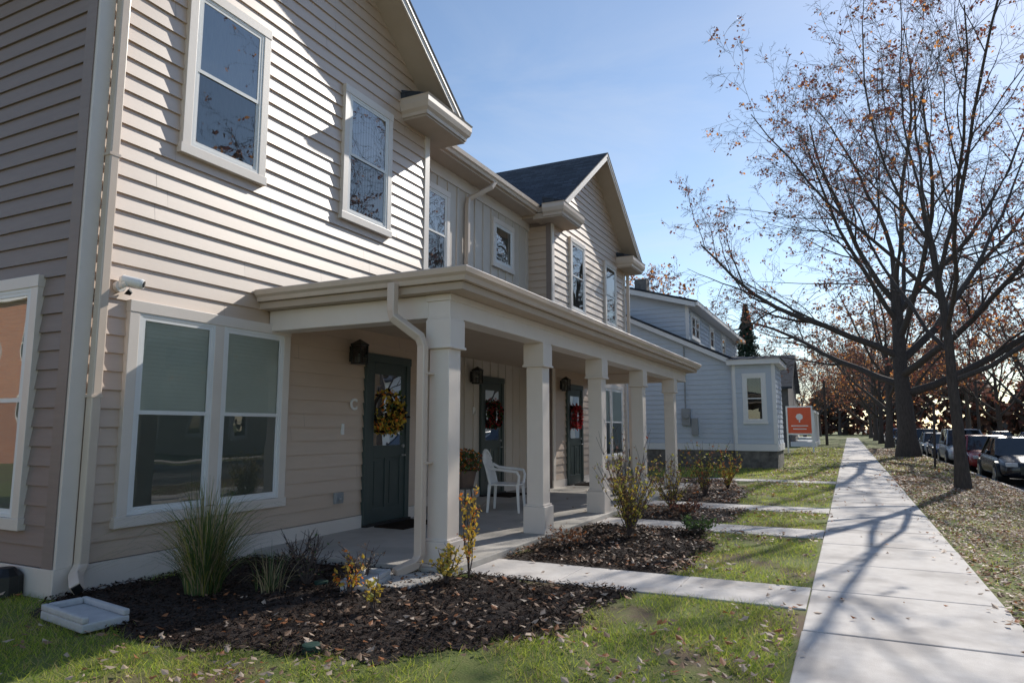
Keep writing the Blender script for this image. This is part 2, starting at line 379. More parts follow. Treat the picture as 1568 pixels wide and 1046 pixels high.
window(house,FF,17.55,18.75,4.8,6.95); window(house,FF,20.6,21.8,4.8,6.95)
window(house,FF,19.7,22.3,.6,2.95,units=2,**GG)
window(house,((0,GA[0]),(1,0),(0,-1)),-9.6,-7.37,.6,3.15,units=2,up='blind',low='blind')
# ------------------------------------------------------------ doors
def door(name,xp,y0,y1,z0=.1,z1=2.76,lite=True):
    G=house; F=((xp,0),(0,1),(1,0)); d=MB(); g=MB(); k=MB()
    d.obox(F,y0,y0+.11,0,.07,z0,z1); d.obox(F,y1-.11,y1,0,.07,z0,z1); d.obox(F,y0-.01,y1+.01,0,.078,z1-.11,z1+.02)
    a,b=y0+.11,y1-.11
    st=.13; zl0=z0+1.22; zl1=z1-.30
    d.obox(F,a,b,.0,.028,z0,z1-.11)
    d.obox(F,a,a+st,.028,.045,z0+.02,z1-.11); d.obox(F,b-st,b,.028,.045,z0+.02,z1-.11)
    for q0,q1 in ((z0+.02,z0+.24),(zl0-.2,zl0),(zl1,z1-.11)): d.obox(F,a+st,b-st,.028,.045,q0,q1)
    mm=(a+b)/2; d.obox(F,mm-.05,mm+.05,.028,.045,z0+.24,zl0-.2)
    for q0,q1 in ((a+st+.04,mm-.09),(mm+.09,b-st-.04)): d.obox(F,q0,q1,.028,.038,z0+.29,zl0-.25)
    d.obj(name,'door',G,bevel=.004)
    g.obox(F,a+st,b-st,.029,.031,zl0,zl1); g.obj(name+'_light_curtain','vinyl',G)
    p=MB(); p.obox(F,a+st,b-st,.036,.038,zl0,zl1); p.obj(name+'_glass','doorglass',G)
    k.tube([(xp+.045,b-.07,z0+1.05),(xp+.11,b-.07,z0+1.05),(xp+.11,b-.17,z0+1.05)],.014,8)
    k.tube([(xp+.045,b-.07,z0+1.2),(xp+.075,b-.07,z0+1.2)],.03,10)
    k.obj(name+'_handle','alloy',G)
    t=MB(); t.obox(F,y0,y1,0,.12,z0-.02,z0+.02); t.obj(name+'_threshold','black',G)
    t=MB(); t.obox(F,y0+.1,y1-.1,.2,.75,z0-.014,z0+.003); t.obj(name+'_mat','chip2',G)
door('front_door',X0,8.62,9.82); door('front_door_middle',XR,13.6,14.75); door('front_door_far',X0,17.2,18.4)
def wreath(name,x,y,z,r,mats,p,n=700,bottom=False):
    E=empty(name,(x,y,z)); t=MB()
    pts=[(0,r*math.cos(a),r*math.sin(a)) for a in [2*math.pi*i/24 for i in range(25)]]
    t.tube(pts,.028,6,ref=(1,0,0)); t.obj('ring','bark',E)
    th=np.random.rand(n)*2*np.pi
    if bottom: th=np.where(np.random.rand(n)<.85,np.random.normal(-1.0,.8,n),th)
    rr=r+np.random.normal(0,.035+.025*bottom,n)
    C=np.stack([np.random.uniform(-.02,.09,n),rr*np.cos(th),rr*np.sin(th)],1)
    V,Fq=np_leaves(C,np.random.uniform(.025,.055,n)); np_obj('leaves_and_flowers',V,Fq,mats,np.random.choice(len(mats),n,p=p),E)
wreath('sunflower_wreath',X0+.09,9.2,1.88,.27,['yel','grn','flor','chip2'],[.5,.22,.1,.18],900,True)
wreath('berry_wreath',XR+.09,14.18,1.9,.27,['red','chip2','grn'],[.3,.4,.3])
wreath('berry_wreath',X0+.09,17.8,1.9,.27,['red','tl1'],[.75,.25])
def lantern(y,x,z):
    E=empty('wall_lantern',(x,y,z)); b=MB()
    b.box(0,.03,-.06,.06,-.12,.12); b.box(.03,.14,-.015,.015,.08,.11)
    b.box(.05,.25,-.1,.1,.13,.15); b.add([(.05,-.1,.15),(.25,-.1,.15),(.25,.1,.15),(.05,.1,.15),(.15,0,.23)],[(0,1,4),(1,2,4),(2,3,4),(3,0,4)])
    for a in (.065,.235):
        for c in (-.085,.085): b.box(a-.008,a+.008,c-.008,c+.008,-.14,.13)
    b.box(.055,.245,-.095,.095,-.16,-.14)
    for z_ in (-.05,.04): 
        b.box(.06,.24,-.09,-.084,z_,z_+.01); b.box(.236,.242,-.09,.09,z_,z_+.01)
    b.obj('lantern_frame','black',E)
    g=MB(); g.box(.07,.23,-.08,.08,-.139,.129); g.obj('lantern_glass','gscreen',E)
    c=MB(); c.tube([(.15,0,-.13),(.15,0,.0)],.02,8); c.obj('lamp_socket','vinyl',E)
lantern(8.3,X0+.02,2.72); lantern(13.2,XR+.035,2.72); lantern(16.85,X0+.02,2.72)
def text(name,s,loc,size,m,G):
    c=bpy.data.curves.new(name,'FONT'); c.body=s; c.size=size; c.extrude=.008; c.align_x='CENTER'; c.offset=.008
    c.materials.append(M[m]); o=bpy.data.objects.new(name,c); COL.objects.link(o); o.location=loc
    o.rotation_euler=(math.pi/2,0,math.pi/2); o.parent=G
text('unit_letter_c','C',(X0+.037,8.36,1.88),.23,'white',house); text('unit_letter_b','B',(XR+.045,13.3,1.9),.22,'white',house)
d=MB(); d.box(X0+.015,X0+.042,8.10,8.15,1.50,1.66); d.obj('doorbell','white',house)
d=MB(); d.box(X0+.015,X0+.06,7.98,8.16,.50,.66); d.tube([(X0+.06,8.07,.58),(X0+.11,8.07,.56)],.035,10); d.obj('outlet_box','grey',house,bevel=.006)
# ------------------------------------------------------------ porch
porch=empty('front_porch')
YE0,YE1,XE=6.43,19.5,-3.76
p=MB(); p.box(XR,-3.95,6.5,19.4,-.1,.085); p.obj('porch_slab','concrete',porch,bevel=.01)
p=MB()
zi=3.36; zw=zi+.17*(XE-X0)
p.add([(X0-.0,YE0-.06,zi),(XE+.08,YE0-.06,zi),(XE+.08,YE1+.06,zi),(X0,YE1+.06,zi),(XR,YE0+3,zw+.1),(XR,YE1-3,zw+.1),(X0,YE0+.5,zi+.1)],[(0,1,6),(1,4,6),(1,2,5,4),(2,3,5)])
p.add([(X0-.0,YE0-.06,zi-.03),(XE+.08,YE0-.06,zi-.03),(XE+.08,YE1+.06,zi-.03),(X0,YE1+.06,zi-.03)],[(0,1,2,3)])
p.obj('porch_roof','shingle',porch)
p=MB(); p.sweep([(0,3.22),(.055,3.22),(.07,3.27),(.105,3.30),(.115,3.355),(.10,3.37),(0,3.36)],[(X0+.03,YE0),(XE,YE0),(XE,YE1),(X0+.03,YE1)]); 
p.obj('porch_gutter','gutter',porch)
p=MB(); p.box(XR,XE-.001,YE0+.001,YE1-.001,3.13,3.215); p.obj('porch_soffit','soffit',porch)
p=MB(); xc=-4.17
p.box(xc-.15,xc+.15,YE0+.17,YE1-.3,2.86,3.128); p.box(X0+.03,xc-.152,YE0+.17,YE0+.45,2.86,3.126); p.box(X0+.03,xc-.152,YE1-.6,YE1-.3,2.86,3.126)
p.box(xc-.17,xc+.17,YE0+.15,YE1-.28,3.05,3.1275)
p.obj('porch_beam','trim',porch,bevel=.006)
for i,y in enumerate((6.75,9.4,12.1,14.9,17.9)):
    c=MB(); zb=-.03 if i==0 else .085
    c.box(xc-.13,xc+.13,y-.13,y+.13,zb+.4,2.5)
    c.box(xc-.17,xc+.17,y-.17,y+.17,zb,zb+.38); c.box(xc-.15,xc+.15,y-.15,y+.15,zb+.38,zb+.41)
    c.box(xc-.165,xc+.165,y-.165,y+.165,2.52,2.84); c.box(xc-.18,xc+.18,y-.18,y+.18,2.50,2.53); c.box(xc-.155,xc+.155,y-.155,y+.155,2.84,2.862)
    c.obj('porch_column_%d'%(i+1),'trim',porch,bevel=.006)
p=MB(); p.box(-4.6,-3.95,5.75,6.45,-.05,.05); p.obj('porch_step','concrete',porch,bevel=.01)
def spout(name,pts,G,r=.07):
    t=MB(); t.tube(pts,r,4,ref=(1,0.001,0)); o=t.obj(name,'gutter',G,bevel=.012)
dw=empty('corner_downspout')
spout('pipe',[(X0+.09,4.29,7.4),(X0+.09,4.29,.30),(X0+.13,4.22,.2),(X0+.32,4.12,.12)],dw)
t=MB(); 
for z in (1.9,4.4,6.2): t.box(X0,X0+.145,4.23,4.35,z,z+.03)
t.obj('straps','gutter',dw)
t=MB(); t.tube([(X0+.30,4.13,.125),(X0+.34,4.115,.115)],.055,4,ref=(1,.001,0)); t.obj('outlet_opening','black',dw)
dw=empty('porch_downspout')
spout('pipe',[(-4.62,6.32,3.25),(-4.62,6.32,2.93),(-4.60,6.32,2.85),(-4.32,6.44,2.62),(-4.29,6.46,2.52),(-4.29,6.46,.22),(-4.31,6.41,.14),(-4.42,6.19,.07)],dw)
t=MB(); t.box(-4.35,-4.23,6.45,6.62,1.2,1.225); t.box(-4.35,-4.23,6.45,6.62,2.2,2.225); t.obj('straps','gutter',dw)
dw=empty('recess_downspout')
spout('pipe',[(XR+.48,13.4,7.2),(XR+.46,13.3,7.05),(XR+.1,12.9,6.7),(XR+.09,12.86,6.55),(XR+.09,12.86,3.6)],dw)
dw=empty('gable_downspout')
spout('pipe',[(X0+.09,23.05,7.1),(X0+.09,23.05,.2)],dw)
sc=empty('security_camera',(X0+.02,4.5,3.07)); t=MB()
t.tube([(0,0,0),(.05,0,0)],.06,14); t.tube([(.05,0,0),(.1,0,.01)],[.03,.03],10); t.tube([(.06,.0,.02),(.12,.02,.03)],.04,12)
t.tube([(.05,-.02,.06),(.07,.0,.065),(.2,.12,.03),(.22,.135,.026)],[.03,.055,.055,.045],14)
t.obj('housing','plastic',sc,smooth=False)
t=MB(); t.tube([(.06,.06,-.04),(.08,.1,-.07)],[.045,.02],12); t.tube([(.221,.136,.026),(.225,.14,.025)],.035,12); t.obj('lens','black',sc)
def splash(x,y,a,sx=.75,sy=.36):
    E=empty('splash_block',(x,y,0)); E.rotation_euler=(0,0,a); t=MB()
    t.box(-sx/2,sx/2,-sy/2,sy/2,.02,.09); t.box(-sx/2,sx/2,-sy/2,-sy/2+.05,.09,.14); t.box(-sx/2,sx/2,sy/2-.05,sy/2,.09,.14); t.box(-sx/2,-sx/2+.06,-sy/2+.05,sy/2-.05,.09,.14)
    t.obj('block','splash',E,bevel=.012)
splash(-5.75,3.72,-.15); splash(-4.45,5.75,-1.3,.6,.3)
E=empty('wall_vent_cover',(-7.35,3.95,0)); t=MB(); t.tube([(0,0,.02),(0,0,.2),(0,0,.27)],[.16,.15,.07],12); t.obj('cover','black',E)
for x,y in ((-3.55,3.98),(-4.9,5.6)):
    E=empty('valve_box',(x,y,0)); t=MB(); t.tube([(0,0,0),(0,0,.06),(0,0,.065)],[.07,.07,.05],14); t.obj('lid','greenlid',E)
# ------------------------------------------------------------ plastic chair
E=empty('plastic_chair',(-5.75,11.5,.085)); E.rotation_euler=(0,0,math.radians(15)); E.scale=(1.08,)*3; t=MB()
t.box(-.26,.27,-.27,.27,.44,.465)
for sx,sy in ((-.24,-.24),(.24,-.25),(-.24,.24),(.24,.25)): t.tube([(sx*1.12,sy*1.15,0),(sx,sy,.45)],[.025,.035],4)
n=9
for i in range(n):
    a=-1.15+2.3*i/(n-1); y=.27*math.sin(a)/math.sin(1.15); x=-.22-.08*math.cos(a)
    top=.80+.22*math.cos(a*1.15)
    t.tube([(x+.03,y,.46),(x-.03,y*1.02,.7),(x-.09,y*1.0,top)],[.02,.018,.018],4)
rim=[(-.31-.06*math.cos(-1.15+2.3*i/16),.27*math.sin(-1.15+2.3*i/16)/math.sin(1.15),.80+.22*math.cos((-1.15+2.3*i/16)*1.15)) for i in range(17)]
t.tube(rim,.026,5)
for s in (-1,1):
    t.tube([(-.30,s*.27,.78),(-.2,s*.30,.72),(.1,s*.32,.69),(.24,s*.31,.67),(.27,s*.28,.6),(.25,s*.26,.45)],.026,5)
t.obj('chair_shell','plastic',E,bevel=.004)
E=empty('potted_mums',(-5.3,9.2,.085)); t=MB()
for a in range(3): t.tube([(.16*math.cos(a*2.1),.16*math.sin(a*2.1),0),(.1*math.cos(a*2.1),.1*math.sin(a*2.1),.6)],.012,5)
t.tube([(0,0,.6),(0,0,.62)],.17,14); t.obj('stand','black',E)
t=MB(); t.tube([(0,0,.62),(0,0,.85),(0,0,.87)],[.12,.17,.17],14); t.obj('pot','terra',E)
n=1200; q=np.random.normal(size=(n,3)); q/=np.linalg.norm(q,axis=1)[:,None]; C=q*np.random.uniform(.1,.27,(n,1)); C[:,2]=C[:,2]*.8+1.0
V,Fq=np_leaves(C,np.random.uniform(.015,.035,n)); np_obj('mum_foliage',V,Fq,['grn','flor','tl1'],np.random.choice(3,n,p=[.6,.2,.2]),E)
# ------------------------------------------------------------ ground, road, walks
t=MB(); Y0,Y1=-400,1200
xs=[(-900,0),(3.80,0),(3.801,-.14),(13.3,-.14),(13.301,0),(900,0)]
for i in range(len(xs)-1):
    (a,za),(b,zb)=xs[i],xs[i+1]; t.add([(a,Y0,za),(b,Y0,zb),(b,Y1,zb),(a,Y1,za)],[(0,1,2,3)])
t.obj('ground','lawn')
t=MB(); t.add([(3.94,Y0,-.134),(13.16,Y0,-.134),(13.16,Y1,-.134),(3.94,Y1,-.134)],[(0,1,2,3)]); t.obj('road','asphalt')
t=MB(); t.box(3.805,3.94,-60,300,-.14,.015); t.box(13.16,13.296,-60,300,-.14,.015); t.obj('kerb','kerb',bevel=.01)
t=MB(); y=-6.1
while y<120:
    t.box(-.42+ru(-.006,.006),1.16+ru(-.006,.006),y+.007,y+1.51,-.05,.022+ru(-.003,.004)); y+=1.52
t.obj('sidewalk','walk',bevel=.01)
t=MB(); t.box(15,16.6,-40,200,-.05,.02); t.obj('sidewalk','walk')
paths=((6.78,7.68,-3.95),(11.1,12.0,-3.95),(14.3,15.2,-3.95),(21.9,22.8,-4.5))
t=MB()
for a,b,xl in paths:
    x=-.43
    while x>xl:
        x2=max(x-1.2,xl); t.box(x2+.005,x,a,b,-.05,.016+ru(-.002,.002)); x=x2
t.obj('front_walk','walk',bevel=.008)
def inside(px,py,poly):
    r=np.zeros(px.shape,bool); n=len(poly); j=n-1
    for i in range(n):
        xi,yi=poly[i]; xj,yj=poly[j]
        c=((yi>py)!=(yj>py))&(px<(xj-xi)*(py-yi)/((yj-yi) if yj!=yi else 1e-9)+xi); r^=c; j=i
    return r
beds=[[(-6.82,3.95),(-6,3.6),(-4.4,3.62),(-3.4,3.9),(-2.57,4.4),(-2.1,5.2),(-1.95,6.77),(-3.93,6.77),(-3.93,6.5),(-6.82,6.5)],
 [(-3.94,7.7),(-1.9,7.7),(-1.7,8.6),(-1.75,9.8),(-2.1,11.09),(-3.94,11.09)],
 [(-3.94,12.01),(-2.0,12.01),(-1.8,13.2),(-1.9,14.29),(-3.94,14.29)],
 [(-3.94,15.21),(-2.2,15.21),(-2.3,18),(-2.6,19.6),(-3.94,19.6)],
 [(-6.8,19.6),(-2.8,19.6),(-3.2,21.85),(-6.8,21.85)]]
bed=MB(); g=.04
allleafC=[]
chips=[]
def wob(x,y,a=.10):
    return x+a*np.sin(y*4.3+1)+a*.6*np.sin(y*11.+x*3), y+a*np.sin(x*3.7)+a*.6*np.sin(x*9.+2+y*2)
for bi,poly in enumerate(beds):
    P=np.array(poly); x0,y0=P.min(0); x1,y1=P.max(0)
    nx=int((x1-x0)/g)+1; ny=int((y1-y0)/g)+1
    xx,yy=np.meshgrid(np.linspace(x0,x1,nx),np.linspace(y0,y1,ny),indexing='ij')
    wx,wy=wob(xx,yy) if bi==0 else (wob(xx,yy)[0],yy)
    ins=inside(wx+np.random.normal(0,.03,xx.shape),wy,poly)
    dmin=np.full(xx.shape,9.)
    for i in range(len(P)):
        a=P[i]; b=P[(i+1)%len(P)]; ab=b-a; tt=np.clip(((wx-a[0])*ab[0]+(wy-a[1])*ab[1])/(ab@ab),0,1)
        dmin=np.minimum(dmin,np.hypot(wx-a[0]-tt*ab[0],wy-a[1]-tt*ab[1]))
    z=.006+.012*np.clip(dmin/.5,0,1)+np.random.uniform(0,.028,xx.shape)*np.clip(dmin/.3,0,1)+.008*np.sin(xx*5)*np.cos(yy*4)*np.clip(dmin/.3,0,1)
    idx=np.arange(nx*ny).reshape(nx,ny)
    ok=ins[:-1,:-1]&ins[1:,1:]&ins[1:,:-1]&ins[:-1,1:]
    F=np.stack([idx[:-1,:-1][ok],idx[1:,:-1][ok],idx[1:,1:][ok],idx[:-1,1:][ok]],1)
    V=np.stack([xx.ravel(),yy.ravel(),z.ravel()],1)
    bed.add(V.tolist(),F.tolist())
    n=int((x1-x0)*(y1-y0)*(1100 if bi<2 else 250))
    cx=np.random.uniform(x0,x1,n); cy=np.random.uniform(y0,y1,n); k=inside(cx+np.random.normal(0,.06,n)+.08*np.sin(cy*4.3+1),cy,poly)
    chips.append(np.stack([cx[k],cy[k],np.full(k.sum(),.03)+np.random.uniform(-.01,.02,k.sum())],1))
    n=int((x1-x0)*(y1-y0)*(130 if bi==0 else 190))
    cx=np.random.uniform(x0,x1,n); cy=np.random.uniform(y0,y1,n); k=inside(cx,cy,poly)
    cl_=.5+.55*np.sin(cx*3.1+2*np.sin(cy*2))*np.cos(cy*2.7); k&=np.random.rand(n)<cl_+.15
    if bi==0: k&=(np.random.rand(n)<np.clip((cx+5.8)/3.2,.04,1))
    allleafC.append(np.stack([cx[k],cy[k],np.full(k.sum(),.055)],1))
bed.obj('mulch_bed','mulch')
C=np.concatenate(chips); V,Fq=np_leaves(C,np.random.uniform(.012,.035,len(C)),flat=.6,aspect=.35)
np_obj('mulch_chips',V,Fq,['chip1','chip2'],np.random.choice(2,len(C),p=[.5,.5]))
regs=[(-9.5,-.46,1.3,6.75,2700),(-2.3,-.46,7.7,11.08,1700),(-2.3,-.46,12.02,14.28,1200),(-2.6,-.46,15.22,21.88,650),(-6.5,-.46,22.82,28.4,350),
      (1.2,3.78,5.5,16,900),(1.2,3.78,16,45,250),(-3.5,-.46,28.6,60,120)]
gc=[]
for x0,x1,y0,y1,dn in regs:
    n=int((x1-x0)*(y1-y0)*dn); cx=np.random.uniform(x0,x1,n); cy=np.random.uniform(y0,y1,n)
    k=np.ones(n,bool)
    ux,uy=wob(cx,cy)
    for poly in beds: k&=~inside(ux+np.random.normal(0,.07,n),cy+(uy-cy)*(cy<6)+np.random.normal(0,.07,n)*(cy<6),poly)
    pt=np.sin(cx*2.3+1.3*np.sin(cy*1.7))*np.cos(cy*2.9+cx)+.5*np.sin(cx*7+cy*5)
    k&=(np.random.rand(n)<(.66+.5*pt))
    k&=~((cx<-6.85)&(cy>4.05))
    if x0>1: k&=(np.random.rand(n)<.3)
    gc.append(np.stack([cx[k],cy[k]],1))
gc=np.concatenate(gc); n=len(gc); far=np.clip(gc[:,1]/14,.8,3)
h=np.random.uniform(.02,.08,n)*np.clip(far*.7,1,1.5); th=np.random.rand(n)*2*np.pi; wd=np.random.uniform(.0025,.005,n)*far
dx=np.cos(th)*wd; dy=np.sin(th)*wd; lx=np.random.normal(0,.8,n)*h; ly=np.random.normal(0,.8,n)*h
B=np.stack([gc[:,0],gc[:,1],np.zeros(n)],1)
V=np.stack([B+np.stack([-dx,-dy,0*dx],1),B+np.stack([dx,dy,0*dx],1),B+np.stack([lx,ly,h],1)],1).reshape(-1,3)
np_obj('grass',V,np.arange(3*n).reshape(-1,3),['grass1','grass2','grass3'],np.random.choice(3,n,p=[.38,.44,.18]))
for x0,x1,y0,y1,dn,zz in ((-4.5,-.46,1.8,6.7,210,.055),(-8,-4.5,2.,4,60,.05),(-2.3,-.46,7.7,11,190,.055),(-2.3,-.46,12,14.3,110,.05),(-2.6,-.46,15.2,28,60,.05),(1.18,3.8,4.5,16,420,.02),(1.18,3.8,16,26,260,.03),(1.2,3.8,26,60,80,.03),
    (-.4,1.15,3,40,2.2,.03),(.95,1.2,4,30,25,.03),(-.44,-.3,3,22,12,.03),(-6.5,-3.95,7,19,1.2,.09),(3.95,4.4,10,60,30,-.12),(-3.5,-.46,28.6,60,20,.05),(-3.9,-.4,6.8,7.6,7,.025),(-3.9,-.4,11.1,12,9,.025)):
    n=int((x1-x0)*(y1-y0)*dn); cx=np.random.uniform(x0,x1,n); cy=np.random.uniform(y0,y1,n)
    k=~inside(cx,cy,beds[0])&~inside(cx,cy,beds[1])
    pt=np.sin(cx*1.9+cy*.7)*np.cos(cy*1.3-cx*.8)+.7*np.sin(cx*6+1)*np.cos(cy*5); k&=np.random.rand(n)<((.36+.8*pt) if x0<1 and dn>30 else .85+.3*pt)
    allleafC.append(np.stack([cx[k],cy[k],np.full(k.sum(),zz)+np.random.uniform(-.01,.015,k.sum())],1))
C=np.concatenate(allleafC)
C=C[~((abs(C[:,0]+5.75)<.42)&(abs(C[:,1]-3.72)<.24))]
S=np.random.uniform(.015,.048,len(C))*np.clip(C[:,1]/16,.9,1.7)
V,Fq=np_leaves(C,S,flat=.55,aspect=.62); np_obj('fallen_leaves',V,Fq,['lf1','lf2','lf3'],np.random.choice(3,len(C),p=[.48,.35,.17])); print('leaves',len(C))
# ------------------------------------------------------------ plants
def stripblades(name,loc,n,hh,spread,mats,p,w=.005,droop=.9):
    E=empty(name,loc); V=[];F=[];mi=[]
    for i in range(n):
        a=ru(0,2*math.pi); r0=ru(0,.16); h=ru(.4,1)*hh; sp=(ru(.05,1)**1.3)*spread; k=len(V); m=int(np.random.choice(len(mats),p=p)); a2=a+ru(-.6,.6)
        for j in range(8):
            t_=j/7; x=math.cos(a)*r0+math.cos(a2)*sp*t_**1.6; y=math.sin(a)*r0+math.sin(a2)*sp*t_**1.6
            z=h*(t_*1.3-(.3+.5*droop*sp/spread)*t_**3); ww=w*(1-t_*.85)
            px,py=-math.sin(a2+.6)*ww,math.cos(a2+.6)*ww
            V+= [(x-px,y-py,z),(x+px,y+py,z)]
            if j<7: q=k+2*j; F.append((q,q+1,q+3,q+2)); mi.append(m)
    np_obj('blades',np.array(V),np.array(F),mats,mi,E)
M['og1']=leafmat('ornamental_green',(.10,.16,.05)); M['og2']=leafmat('ornamental_straw',(.42,.34,.2))
stripblades('ornamental_grass',(-5.65,4.8,.02),700,1.2,1.0,['og1','og2','yelg'],[.58,.27,.15])
stripblades('ornamental_grass',(-5.15,5.15,.02),60,.5,.5,['og1','og2'],[.3,.7])
def shrub(name,loc,h,rad,nst,nlf,lsize,mats,p,zmin=.1,lean=(0,0)):
    E=empty(name,loc); t=MB(); tips=[]
    for i in range(nst):
        a=ru(0,6.28); rr=ru(.2,1)*rad; hh=h*ru(.5,1); pts=[(0,0,0)]; 
        for j in range(1,6):
            f=j/5; pts.append((math.cos(a)*rr*f**1.2+ru(-.02,.02)+lean[0]*f,math.sin(a)*rr*f**1.2+ru(-.02,.02)+lean[1]*f,hh*f))
        t.tube(pts,[.008*(1-.7*j/5) for j in range(6)],4)
        for q in range(3):
            j=random.randint(2,4); b=pts[j]; e=(b[0]+ru(-.16,.16),b[1]+ru(-.16,.16),b[2]+ru(.05,.22)*h)
            t.tube([b,e],[.004,.002],3); tips.append((b,e))
        for j in range(1,5): tips.append((pts[j],pts[j+1]))
    t.obj('stems','twig',E)
    C=[]
    while len(C)<nlf:
        b,e=random.choice(tips); f=R(); q=[b[k]+(e[k]-b[k])*f+ru(-.025,.025) for k in range(3)]
        if q[2]>zmin: C.append(q)
    C=np.array(C); V,Fq=np_leaves(C,np.random.uniform(.5,1.1,len(C))*lsize); np_obj('leaves',V,Fq,mats,np.random.choice(len(mats),len(C),p=p),E)
shrub('dry_perennial',(-5.0,5.5,.02),.55,.35,18,120,.02,['lf1','og1','chip2'],[.4,.3,.3])
shrub('dry_perennial',(-4.6,5.9,.02),.4,.3,12,100,.02,['lf1','lf2'],[.5,.5])
shrub('dry_perennial',(-5.5,5.9,.02),.5,.35,14,80,.02,['lf1','lf2'],[.5,.5])
shrub('yellow_shrub',(-3.75,6.15,.02),.42,.22,12,260,.03,['yel','yelg'],[.6,.4])
shrub('yellow_shrub',(-4.35,5.35,.02),.40,.18,8,120,.03,['yel','flor'],[.7,.3])
shrub('yellow_shrub',(-3.75,4.95,.02),.4,.14,6,90,.03,['yel','yelg'],[.7,.3])
shrub('yellow_shrub',(-3.72,6.55,.02),1.25,.12,5,240,.03,['yel','flor'],[.75,.25],lean=(-.05,.05))
shrub('autumn_shrub',(-2.95,9.9,.02),1.25,.65,40,950,.034,['yelg','yel','lf1'],[.45,.25,.3])
shrub('autumn_shrub',(-3.2,10.7,.02),1.75,.6,22,220,.03,['yelg','lf1','tl1'],[.4,.3,.3])
shrub('autumn_shrub',(-3.1,13.2,.02),1.1,.6,26,400,.035,['yelg','lf1','yel'],[.45,.35,.2])
shrub('autumn_shrub',(-3.1,16.6,.02),1.3,.7,26,450,.04,['yelg','grn','lf3'],[.45,.25,.3])
shrub('autumn_shrub',(-2.9,18.6,.02),1.0,.7,20,400,.04,['yel','lf3','yelg'],[.3,.35,.35])
shrub('low_red_plant',(-2.7,12.6,.02),.35,.4,26,500,.03,['tl1','lf3','lf1'],[.4,.3,.3])
shrub('low_red_plant',(-3.4,8.6,.02),.3,.45,24,350,.03,['lf1','lf3','lf2'],[.4,.3,.3])
shrub('low_green_plant',(-2.1,10.6,.02),.3,.3,26,400,.03,['grn','og1'],[.5,.5])
# ------------------------------------------------------------ trees
def make_tree(seed,hgt,tr_r,nch,first=.3,minr=.010,ratio=(1.1,.55,.55,.5,.5),up=.10,lean=(0,0),trunkf=.5,ang0=(1.15,.5),drp=-.03):
    rnd=random.Random(seed); t=MB(); tips=[]
    u=lambda a,b: a+(b-a)*rnd.random()
    nseg=[8,9,6,5,4,3]; sides=[12,7,5,4,3,3]; wig=[.06,.15,.19,.22,.25,.25]
    def br(p,d,L,r,lev):
        n=nseg[lev]; pts=[p.copy()]; ds=[d.copy()]; rr=[r]
        tap=.45 if lev==0 else .22
        for i in range(n):
            trop=up if lev==1 else (.03 if lev==2 else drp)
            d=(d+Vector((u(-1,1),u(-1,1),u(-1,1)))*wig[lev]+Vector((0,0,trop)))
            if lev==0: d+=Vector((lean[0],lean[1],.1))
            d.normalize(); p=p+d*(L/n); pts.append(p.copy()); ds.append(d.copy()); rr.append(max(minr*.6,r*(1-(1-tap)*(i+1)/n)))
        if lev==0: rr[0]*=1.4; rr[1]*=1.02
        t.tube(pts,rr,sides[lev],cap=False,mi=0 if lev<3 else 1)
        if lev>=len(nch): 
            tips.append((pts[-2],pts[-1])); return
        for k in range(nch[lev]):
            f0=first if lev==0 else (.25 if lev==1 else .15)
            f=f0+(1-f0)*((k+u(.1,.9))/nch[lev]); 
            if lev==0 and k==nch[0]-1: f=1.
            x=f*n; i=min(n-1,int(x)); q=pts[i].lerp(pts[i+1],x-i); dd=ds[i+1]
            perp=dd.cross(Vector((u(-1,1),u(-1,1),u(-1,1)))).normalized()
            if lev==0:
                az_=k*2.4+u(-.4,.4); perp=Vector((math.cos(az_),math.sin(az_),0))
                fr=(f-first)/(1-first); ang=ang0[0]+(ang0[1]-ang0[0])*fr+u(-.12,.12)
                if f>=1: ang=.1
            else: ang=u(.45,1.0)
            nd=(dd*math.cos(ang)+perp*math.sin(ang)).normalized()
            rl=r*(1-(1-tap)*f)*(u(.5,.68) if lev==0 else u(.42,.6))
            LL=L*ratio[lev]*u(.8,1.12)*(1.05-.45*f if lev else 1)
            br(q,nd,LL,max(rl,minr),lev+1)
    br(Vector((0,0,-.05)),Vector((0,0,1)),hgt*trunkf,tr_r,0)
    return t,tips
def tree_leaves(tips,n,size,rnd,clump=.3,cl=6):
    C=[]
    while len(C)<n:
        a,b=rnd.choice(tips)
        for k in range(rnd.randint(1,cl)):
            f=rnd.random(); q=a.lerp(b,f); C.append((q.x+rnd.uniform(-clump,clump),q.y+rnd.uniform(-clump,clump),q.z+rnd.uniform(-clump,clump*.4)))
    C=np.array(C); return C,np.random.uniform(.6,1.2,len(C))*size
def put_tree(name,loc,t,tips,nl,size,p,clump=.15,cl=5,rot=0,sc=1):
    E=empty(name,loc); E.rotation_euler=(0,0,rot); E.scale=(sc,)*3
    a=t.obj('trunk_and_branches',['bark','twig'],E,smooth=True)
    C,S=tree_leaves(tips,nl,size,random.Random(5),clump,cl); V,Fq=np_leaves(C,S)
    b=np_obj('leaves',V,Fq,['tl1','tl2','tl3'],np.random.choice(3,len(C),p=p),E)
    return a.data,b.data
t1,tp1=make_tree(11,16.5,.155,(9,8,6,4,3),first=.36,minr=.005,trunkf=.46,ratio=(1.15,.55,.55,.5,.5),ang0=(1.15,.4),up=.06)
put_tree('street_tree',(2.58,21.4,0),t1,tp1,3600,.055,[.42,.24,.34],.10,6)
t2,tp2=make_tree(29,21.5,.50,(12,10,7,5,4),first=.30,minr=.010,trunkf=.48,ratio=(1.35,.52,.52,.5,.5),ang0=(1.3,.45),up=.05)
put_tree('large_street_tree',(2.85,43.7,0),t2,tp2,9500,.095,[.56,.10,.34],.2,6)
